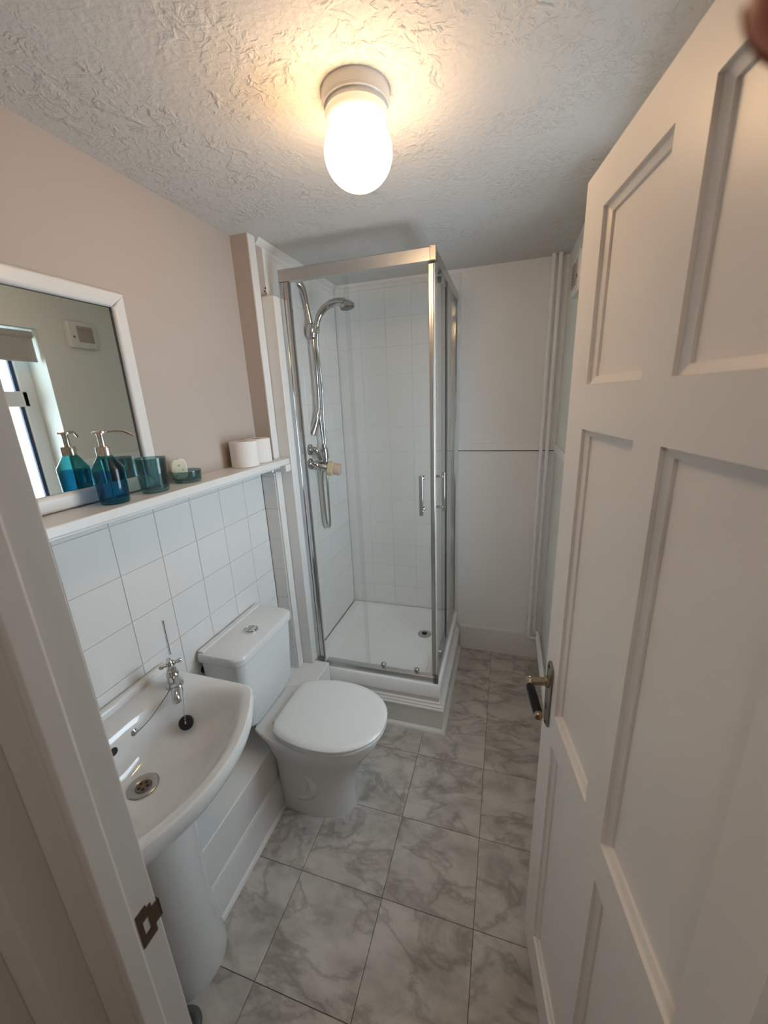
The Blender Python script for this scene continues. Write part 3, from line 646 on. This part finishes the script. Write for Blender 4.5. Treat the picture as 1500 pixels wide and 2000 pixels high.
ld = [tl(dshape(-0.816, -0.400, 0.128, 0.174, 0.44), 0.4195), tl(dshape(-0.818, -0.393, 0.131, 0.180, 0.44), 0.423), tl(dshape(-0.818, -0.393, 0.131, 0.180, 0.44), 0.430), tl(dshape(-0.815, -0.400, 0.127, 0.173, 0.44), 0.436), tl(dshape(-0.808, -0.413, 0.117, 0.160, 0.44), 0.4395), tl(dshape(-0.78, -0.46, 0.09, 0.12, 0.44), 0.442)]
obj('seat_lid', MB().loft(ld), M['plastic'], to)
for sg in (-1, 1):
    obj('hinge', MB().lathe([(0.011, 0.402), (0.011, 0.414), (0.008, 0.417)], (-0.828, TY + sg * 0.078, 0), n=16), M['plastic'], to)
    h = obj('hinge_bolt', MB().lathe([(0.007, 0.345), (0.010, 0.362), (0.012, 0.385)], (-0.825, TY + sg * 0.118, 0), n=12), M['black'], to); h['label'] = 'black fixing wedge under the seat'
# cistern: rounded box lofted bottom to top
def rrect(x0, x1, y0, y1, r, z, n=6, rb=0.012):
    out = []
    for cx, cy, a0, rad in ((x1 - r, y1 - r, 0, r), (x0 + rb, y1 - rb, PI / 2, rb), (x0 + rb, y0 + rb, PI, rb), (x1 - r, y0 + r, 1.5 * PI, r)):
        for k in range(n): a = a0 + PI / 2 * k / (n - 1); out.append((cx + rad * math.cos(a), cy + rad * math.sin(a), z))
    return out
CX0 = XL + 0.016
ci = [rrect(CX0, -0.905, 1.035, 1.255, 0.05, 0.402), rrect(CX0, -0.888, 1.005, 1.287, 0.05, 0.410), rrect(CX0, -0.878, 0.988, 1.304, 0.045, 0.430), rrect(CX0, -0.874, 0.980, 1.313, 0.042, 0.462), rrect(CX0, -0.870, 0.974, 1.320, 0.040, 0.60), rrect(CX0, -0.866, 0.970, 1.326, 0.038, 0.722)]
obj('cistern', MB().loft(ci), M['ceramic'], to)
cl = [rrect(CX0 - 0.004, -0.862, 0.963, 1.333, 0.040, 0.722), rrect(CX0 - 0.006, -0.858, 0.960, 1.336, 0.042, 0.727), rrect(CX0 - 0.006, -0.858, 0.960, 1.336, 0.042, 0.750), rrect(CX0 - 0.004, -0.862, 0.964, 1.332, 0.042, 0.757), rrect(CX0 + 0.002, -0.872, 0.974, 1.322, 0.038, 0.761)]
clo = obj('cistern_lid', MB().loft(cl), M['ceramic'], to)
obj('back_strip', MB().box(CX0 - 0.004, CX0 + 0.022, 0.968, 1.328, 0.757, 0.767), M['ceramic'], clo, bevel=0.004, seg=3)
fb = obj('flush_button', MB().lathe([(0.028, 0.760), (0.028, 0.764), (0.0255, 0.7655), (0.0245, 0.764)], (-0.940, 1.143, 0), n=32), M['chrome'], to); fb['label'] = 'round chrome dual flush button'
for sg in (-1, 1):
    hp_ = [(-0.940 + sg * 0.0012, 1.143 - 0.0225)] + [(-0.940 + sg * (0.0012 + 0.0215 * math.cos(a)), 1.143 + 0.0225 * math.sin(a)) for a in [-PI / 2 + PI * k / 14 for k in range(1, 14)]] + [(-0.940 + sg * 0.0012, 1.143 + 0.0225)]
    obj('button_half', MB().prism(hp_, 0.762, 0.7675 if sg > 0 else 0.7665), M['chrome'], fb, bevel=0.001)
obj('cistern_bolt', MB().cyl((CX0 - 0.010, 0.985, 0.675), (CX0 + 0.002, 0.985, 0.675), 0.012, 12), M['black'], to)

# ------------------------------------------------------------------ shower tray on its plinth
TX1, TY0 = -0.256, 1.590
tr = thing('shower_tray', (-0.62, 1.95, 0), 'square white shower tray raised on a panelled white plinth', 'shower tray')
X0, X1, Y0, Y1 = XN + TT + 0.001, TX1, TY0, YB - TT - 0.001
def rr4(i, z, r=0.03, n=5):
    x0, x1, y0, y1 = X0 + i, X1 - i, Y0 + i, Y1 - i; out = []
    for cx, cy, a0 in ((x1 - r, y1 - r, 0), (x0 + r, y1 - r, PI / 2), (x0 + r, y0 + r, PI), (x1 - r, y0 + r, 1.5 * PI)):
        for k in range(n): a = a0 + PI / 2 * k / (n - 1); out.append((cx + r * math.cos(a), cy + r * math.sin(a), z))
    return out
tray = [rr4(0, 0.190, 0.004), rr4(0, 0.256, 0.004), rr4(0.004, 0.262, 0.004), rr4(0.045, 0.262, 0.03), rr4(0.052, 0.258, 0.035), rr4(0.075, 0.222, 0.05), rr4(0.095, 0.214, 0.05), rr4(0.30, 0.208, 0.03)]
obj('tray', MB().loft(tray), M['acrylic'], tr)
dw = obj('drain', MB().lathe([(0.042, 0.209), (0.042, 0.214), (0.036, 0.217), (0.02, 0.218)], (-0.430, 2.085, 0), n=32), M['chrome'], tr); dw['label'] = 'round chrome shower waste'
obj('drain_hole', MB().lathe([(0.017, 0.217), (0.016, 0.2195)], (-0.430, 2.085, 0), n=24), M['dark'], dw)
def wrap(poly, base_y, base_x):       # moulding section (outward, up) run along the front and down the right side with a mitred corner
    lps = []
    lps.append([(BX + 0.001, base_y - p, q) for p, q in poly])
    lps.append([(base_x + p, base_y - p, q) for p, q in poly])
    lps.append([(base_x + p, YB - 0.016, q) for p, q in poly])
    return MB().loft(lps)
PY, PX = TY0 + 0.006, TX1 - 0.006
obj('plinth_panel', wrap([(-0.02, 0), (0, 0), (0, 0.228), (-0.02, 0.228)], PY, PX), M['gloss'], tr)
obj('moulding', wrap([(0, 0.128), (0.022, 0.128), (0.026, 0.133), (0.024, 0.138), (0.017, 0.141), (0.018, 0.147), (0.010, 0.152), (0.008, 0.160), (0, 0.164)], PY, PX), M['gloss'], tr)
obj('skirting', wrap([(0, 0), (0.018, 0), (0.018, 0.124), (0.014, 0.128), (0, 0.128)], PY, PX), M['gloss'], tr)
obj('bead', wrap([(0.018, 0), (0.036, 0), (0.034, 0.008), (0.026, 0.016), (0.018, 0.018)], PY, PX), M['gloss'], tr)

# ------------------------------------------------------------------ shower enclosure
en = thing('shower_enclosure', (-0.57, 1.95, 0.262), 'corner entry shower enclosure of clear glass in chrome rails', 'shower enclosure')
EX, EY = -0.270, 1.604                       # outer planes of the side and the front
EZ0, EZ1 = 0.2625, 2.148
BXW = -0.920
obj('top_rail', MB().extrude([(0, -0.046), (0.030, -0.046), (0.034, -0.042), (0.034, -0.004), (0.030, 0), (0.004, 0), (0, -0.004)], lambda p, q: (BXW, EY + p, EZ1 + q), lambda p, q: (EX - 0.022, EY + p, EZ1 + q)), M['satin'], en)
obj('top_rail', MB().extrude([(0, -0.046), (0.030, -0.046), (0.034, -0.042), (0.034, -0.004), (0.030, 0), (0.004, 0), (0, -0.004)], lambda p, q: (EX - p, EY + 0.022, EZ1 + q), lambda p, q: (EX - p, YB - TT - 0.002, EZ1 + q)), M['satin'], en)
obj('corner_cap', MB().box(EX - 0.022, EX + 0.002, EY - 0.002, EY + 0.022, EZ1 - 0.047, EZ1 + 0.002), M['nickel'], en, bevel=0.002)
obj('bottom_rail', MB().extrude([(0, 0), (0.034, 0), (0.034, 0.030), (0.030, 0.034), (0.006, 0.034), (0.002, 0.030)], lambda p, q: (-0.866, EY + p, EZ0 + q), lambda p, q: (EX - 0.020, EY + p, EZ0 + q)), M['satin'], en)
obj('bottom_rail', MB().extrude([(0, 0), (0.034, 0), (0.034, 0.030), (0.030, 0.034), (0.006, 0.034), (0.002, 0.030)], lambda p, q: (EX - p, EY + 0.020, EZ0 + q), lambda p, q: (EX - p, YB - TT - 0.002, EZ0 + q)), M['satin'], en)
obj('corner_cap', MB().box(EX - 0.020, EX + 0.002, EY - 0.002, EY + 0.020, EZ0, EZ0 + 0.036), M['seal'], en, bevel=0.002)
obj('wall_profile', MB().box(BXW, -0.903, EY + 0.002, EY + 0.032, EZ0, EZ1 - 0.046).box(-0.903, -0.880, EY + 0.005, EY + 0.029, EZ0, EZ1 - 0.046), M['chrome'], en, bevel=0.002)
obj('wall_profile', MB().box(EX - 0.032, EX - 0.002, YB - TT - 0.022, YB - TT - 0.001, EZ0, EZ1 - 0.046).box(EX - 0.029, EX - 0.005, YB - TT - 0.045, YB - TT - 0.022, EZ0, EZ1 - 0.046), M['chrome'], en, bevel=0.002)
obj('glass_seal', MB().box(-0.8805, -0.8785, EY + 0.0035, EY + 0.014, EZ0 + 0.035, EZ1 - 0.046), M['seal'], en, smooth=False)
gz0, gz1 = EZ0 + 0.036, EZ1 - 0.047
obj('fixed_pane', MB().box(-0.8765, -0.618, EY + 0.006, EY + 0.012, gz0, gz1), M['pane'], en, smooth=False)
obj('fixed_pane', MB().box(EX - 0.012, EX - 0.006, 1.955, YB - TT - 0.046, gz0, gz1), M['pane'], en, smooth=False)
sf = obj('sliding_pane', MB().box(-0.645, -0.290, EY + 0.020, EY + 0.026, gz0 + 0.004, gz1 - 0.004), M['pane'], en, smooth=False)
ss = obj('sliding_pane', MB().box(EX - 0.026, EX - 0.020, 1.632, 1.985, gz0 + 0.004, gz1 - 0.004), M['pane'], en, smooth=False)
M['strip'] = glass('frosted_strip', (0.975, 0.98, 0.98), 1.2, 0.25, 0.5)
obj('overlap_strip', MB().box(-0.645, -0.625, EY + 0.0265, EY + 0.0290, gz0 + 0.004, gz1 - 0.004), M['strip'], sf, smooth=False)
obj('door_edge', MB().box(-0.290, -0.281, EY + 0.016, EY + 0.030, gz0 + 0.004, gz1 - 0.004), M['satin'], sf, bevel=0.0015)
obj('magnet_strip', MB().box(-0.280, -0.2765, EY + 0.018, EY + 0.028, gz0 + 0.004, gz1 - 0.004), M['plastic'], sf, smooth=False)
obj('door_edge', MB().box(EX - 0.030, EX - 0.016, 1.622, 1.634, gz0 + 0.004, gz1 - 0.004), M['satin'], ss, bevel=0.0015)
obj('trailing_seal', MB().box(EX - 0.0195, EX - 0.0125, 1.976, 1.984, gz0 + 0.004, gz1 - 0.004), M['black'], ss, smooth=False)
obj('fixed_edge', MB().box(EX - 0.013, EX - 0.0055, 1.953, 1.957, gz0, gz1), M['seal'], en, smooth=False)
obj('edge_line', MB().box(EX - 0.0265, EX - 0.0195, 1.700, 1.7025, gz0 + 0.004, gz1 - 0.004), M['seal'], ss, smooth=False)
def bar_handle(part, axis):
    mb = MB(); z0, z1 = 1.140, 1.302
    for z in (z0 + 0.012, z1 - 0.012):
        if axis == 'y':
            mb.lathe([(0.009, 0), (0.009, 0.004), (0.0055, 0.006), (0.0055, 0.030), (0.009, 0.034), (0.009, 0.038)], (-0.333, EY + 0.020, z), (0, -1, 0), 16)
            mb.lathe([(0.010, 0), (0.010, 0.006), (0.004, 0.008)], (-0.333, EY + 0.026, z), (0, 1, 0), 16)
        else:
            mb.lathe([(0.009, 0), (0.009, 0.004), (0.0055, 0.006), (0.0055, 0.030), (0.009, 0.034), (0.009, 0.038)], (EX - 0.020, 1.672, z), (1, 0, 0), 16)
            mb.lathe([(0.010, 0), (0.010, 0.006), (0.004, 0.008)], (EX - 0.026, 1.672, z), (-1, 0, 0), 16)
    if axis == 'y': mb.box(-0.3405, -0.3255, EY - 0.026, EY - 0.013, z0 - 0.006, z1 + 0.006)
    else: mb.box(EX + 0.013, EX + 0.026, 1.6645, 1.6795, z0 - 0.006, z1 + 0.006)
    h = obj('door_handle', mb, M['chrome'], part, bevel=0.0012); h['label'] = 'chrome bar handle'
bar_handle(sf, 'y'); bar_handle(ss, 'x')
for x in (-0.552, -0.378): obj('roller', MB().lathe([(0.013, -0.006), (0.013, 0.004), (0.009, 0.010), (0.002, 0.012)], (x, EY + 0.018, EZ0 + 0.050), (0, -1, 0), 18), M['steel'], sf)
for y in (1.655, 1.79): obj('roller', MB().lathe([(0.013, -0.006), (0.013, 0.004), (0.009, 0.010), (0.002, 0.012)], (EX - 0.018, y, EZ0 + 0.054), (1, 0, 0), 18), M['steel'], ss)
for y in (1.66, 1.80): obj('roller', MB().lathe([(0.012, -0.006), (0.012, 0.006), (0.008, 0.009)], (EX - 0.018, y, EZ1 - 0.062), (1, 0, 0), 18), M['seal'], ss)

# ------------------------------------------------------------------ shower mixer on the left shower wall
WX = XN + TT
mx_ = thing('shower_mixer', (WX, 1.90, 1.33), 'chrome shower mixer with a bowed riser rail and hand shower', 'shower')
yv = 1.925
rail = spline([(WX, 1.895, 2.168), (-0.965, 1.905, 2.14), (-0.953, 1.918, 2.055), (-0.944, yv, 1.966), (-0.941, yv, 1.86), (-0.940, yv, 1.73), (-0.944, yv, 1.60), (-0.955, 1.912, 1.535), (WX, 1.892, 1.462)], 8)
nr = len(rail); rad = []
for i_ in range(nr):
    t = min(i_, nr - 1 - i_) / (nr / 2); rad.append(0.0115 + 0.0135 * max(0, 1 - t / 0.42))
obj('riser_rail', MB().tube(rail, rad, 16), M['chrome'], mx_)
for p in (rail[16], rail[46]): pass
obj('rail_ring', MB().cyl((-0.9435, yv, 1.585), (-0.9437, yv, 1.594), 0.0112, 16), M['seal'], mx_)
obj('slide_holder', MB().lathe([(0.014, -0.036), (0.028, -0.028), (0.033, 0), (0.028, 0.028), (0.014, 0.036)], (-0.944, yv, 1.962), (0.15, 0.1, 1), 24).cyl((-0.944, yv, 1.962), (-0.905, yv - 0.01, 1.985), 0.0125, 18), M['chrome'], mx_)
hd = spline([(-0.915, yv - 0.005, 1.955), (-0.912, yv - 0.005, 1.99), (-0.893, yv, 2.036), (-0.856, yv + 0.004, 2.068), (-0.81, yv + 0.006, 2.080), (-0.762, yv + 0.006, 2.076)], 8)
hs_ = obj('hand_shower', MB().tube(hd, [0.0125 + 0.0085 * (k / (len(hd) - 1)) for k in range(len(hd))], 18), M['chrome'], mx_)
obj('spray_head', MB().lathe([(0.013, 0.022), (0.026, 0.012), (0.036, 0.002), (0.037, -0.008), (0.034, -0.012)], (-0.752, yv + 0.006, 2.062), (-0.18, 0, 1), 32), M['chrome'], hs_)
obj('spray_face', MB().lathe([(0.033, -0.0125), (0.031, -0.015), (0.001, -0.015)], (-0.752, yv + 0.006, 2.062), (-0.18, 0, 1), 32, cap0=False), M['seal'], hs_)
obj('riser_tube', MB().cyl((-0.944, yv, 1.60), (-0.936, yv + 0.004, 1.40), 0.0075, 14), M['chrome'], mx_)
obj('tube_fitting', MB().lathe([(0.012, 0), (0.015, 0.004), (0.015, 0.02), (0.023, 0.024), (0.023, 0.075), (0.015, 0.08), (0.015, 0.098), (0.012, 0.102)], (-0.930, yv + 0.004, 1.305), (-0.05, 0, 1), 20), M['chrome'], mx_)
vb = obj('valve_body', MB().lathe([(0.016, -0.060), (0.025, -0.054), (0.025, 0.01), (0.029, 0.014), (0.029, 0.024), (0.022, 0.027)], (-0.935, yv, 1.283), (0.80, 0.25, -0.25), 24), M['chrome'], mx_)
for (y, z) in ((1.852, 1.385), (1.842, 1.312)):
    obj('wall_elbow', MB().lathe([(0.031, 0), (0.029, 0.007), (0.016, 0.011)], (WX, y, z), (1, 0, 0), 24).tube(spline([(WX, y, z), (WX + 0.022, y + 0.004, z), (WX + 0.034, y + 0.014, z - 0.012), (WX + 0.038, y + 0.04, z - 0.055 if z > 1.35 else z - 0.03)], 6), 0.0145, 14), M['chrome'], mx_)
k_ax = Vector((0.86, 0.20, -0.12)).normalized(); k0 = Vector((-0.925, yv, 1.276))
kn = obj('control_knob', MB().lathe([(0.030, 0.006), (0.040, 0.009), (0.041, 0.034), (0.035, 0.038)], k0, k_ax, 28), M['cream'], mx_); kn['label'] = 'yellowed cream control ring'
obj('knob_cap', MB().lathe([(0.032, 0.036), (0.0325, 0.072), (0.029, 0.077), (0.001, 0.077)], k0, k_ax, 28), M['peach'], kn)
ho = spline([(-0.952, yv + 0.002, 1.262), (-0.958, yv, 1.20), (-0.958, yv, 1.08), (-0.953, yv, 0.97), (-0.943, yv, 0.938), (-0.933, yv, 0.965), (-0.931, yv + 0.002, 1.08), (-0.930, yv + 0.004, 1.19), (-0.930, yv + 0.004, 1.275)], 10)
obj('hose', MB().tube(ho, 0.0068, 12), M['chrome'], mx_)
# second run of hose up the rail to the hand shower
ho2 = spline([(-0.925, yv + 0.004, 1.40), (-0.924, yv + 0.006, 1.55), (-0.918, yv + 0.006, 1.72), (-0.922, yv, 1.86), (-0.915, yv - 0.005, 1.955)], 10)
obj('hose', MB().tube(ho2, 0.0068, 12), M['chrome'], mx_)
obj('cord_loop', MB().tube(spline([(WX + 0.006, 1.905, 1.26), (WX + 0.004, 1.91, 1.08), (WX + 0.004, 1.915, 0.965), (WX + 0.015, 1.92, 0.93), (-0.950, yv, 0.945)], 8), 0.0028, 8), M['satin'], mx_)

# ------------------------------------------------------------------ heating pipes in the back right corner
def pipe(x, zb, label, fwd):
    t = thing('water_pipe', (x, 2.278, 0.0), label, 'pipe', 'white water pipes in the corner')
    xe = XR - 0.022
    path = [(x, 2.278, ZC), (x, 2.278, zb + 0.02), (x + 0.004, 2.278, zb + 0.006), (x + 0.016, 2.278, zb), (xe - 0.010, 2.284, zb), (xe - 0.002, 2.278, zb), (xe, 2.264, zb), (xe, fwd, zb)]
    if xe - x < 0.035: path = [(x, 2.278, ZC), (x, 2.278, zb + 0.014), (x + 0.004, 2.284, zb + 0.003), (xe - 0.004, 2.278, zb), (xe, 2.266, zb), (xe, fwd, zb)]
    obj('pipe_run', MB().tube(path, 0.0095, 14), M['pipe'], t)
    for z in (0.28, 1.27):
        obj('pipe_clip', MB().box(x - 0.011, x + 0.011, 2.278, YB, z - 0.006, z + 0.006), M['gloss'], t, bevel=0.002)
pipe(0.186, 0.155, 'white painted pipe nearer the shower in the back corner', 1.30)
pipe(0.217, 0.198, 'white painted pipe nearer the right wall in the back corner', 1.30)

# ------------------------------------------------------------------ photographer's finger at the edge of the lens
def campt(x, y, depth): return cam.matrix_world @ Vector(((x - 750) / 761.67 * depth, -(y - 1000) / 761.67 * depth, -depth))
right, up, back = [cam.matrix_world.to_3x3() @ Vector(v) for v in ((1, 0, 0), (0, 1, 0), (0, 0, 1))]
t0 = campt(1604, -56, 0.055); ax = (right * 0.72 + up * 0.52 + back * 0.30).normalized()
path = [t0, t0 + ax * 0.010, t0 + ax * 0.024, t0 + ax * 0.036 + back * 0.004, t0 + ax * 0.050 + back * 0.012, t0 + ax * 0.062 + back * 0.026, t0 + ax * 0.068 + back * 0.050, t0 + ax * 0.066 + back * 0.080]
fp = spline(path, 6); fr_ = []
for k, p in enumerate(fp):
    dd = k / (len(fp) - 1) * 7
    r_ = 0.0078 + 0.0006 * min(dd, 2)
    for kn_ in (2.2, 4.8): r_ += 0.0009 * math.exp(-((dd - kn_) / 0.5) ** 2)
    fr_.append(r_)
a0 = (fp[0] - fp[1]).normalized(); cap = []; cr = []
for k in range(6, 0, -1):
    a = PI / 2 * k / 6; cap.append(fp[0] + a0 * 0.0078 * math.sin(a)); cr.append(max(0.0004, 0.0078 * math.cos(a)))
fg = obj('finger', MB().tube(cap + fp, cr + fr_, 20), M['skin'])
tag(fg, "blurred reddish fingertip of the photographer reaching over the lens corner", 'finger')
nl = MB(); loops = []
for t in range(7):
    u_ = -0.004 + t * 0.0022; wd_ = 0.0052 * (1 - (abs(t - 3.5) / 3.6) ** 3 * 0.5); lp_ = []
    for q_ in range(9):
        a = -1 + 2 * q_ / 8; ang = a * 0.75
        lp_.append(t0 + ax * u_ + ((ax * ax.dot(back) - back).normalized() * math.cos(ang) + (ax * ax.dot(back) - back).cross(ax).normalized() * math.sin(ang)) * 0.0081)
    loops.append(lp_)
vs = [p for l in loops for p in l]; vs2 = [p + (p - t0 - ax * ((p - t0).dot(ax))).normalized() * 0.0005 for p in vs]
fs = []
for a in range(6):
    for b_ in range(8): fs.append((a * 9 + b_, a * 9 + b_ + 1, (a + 1) * 9 + b_ + 1, (a + 1) * 9 + b_))
nl.add(vs2, fs)
obj('nail', nl, M['nail'], fg)
untrack()
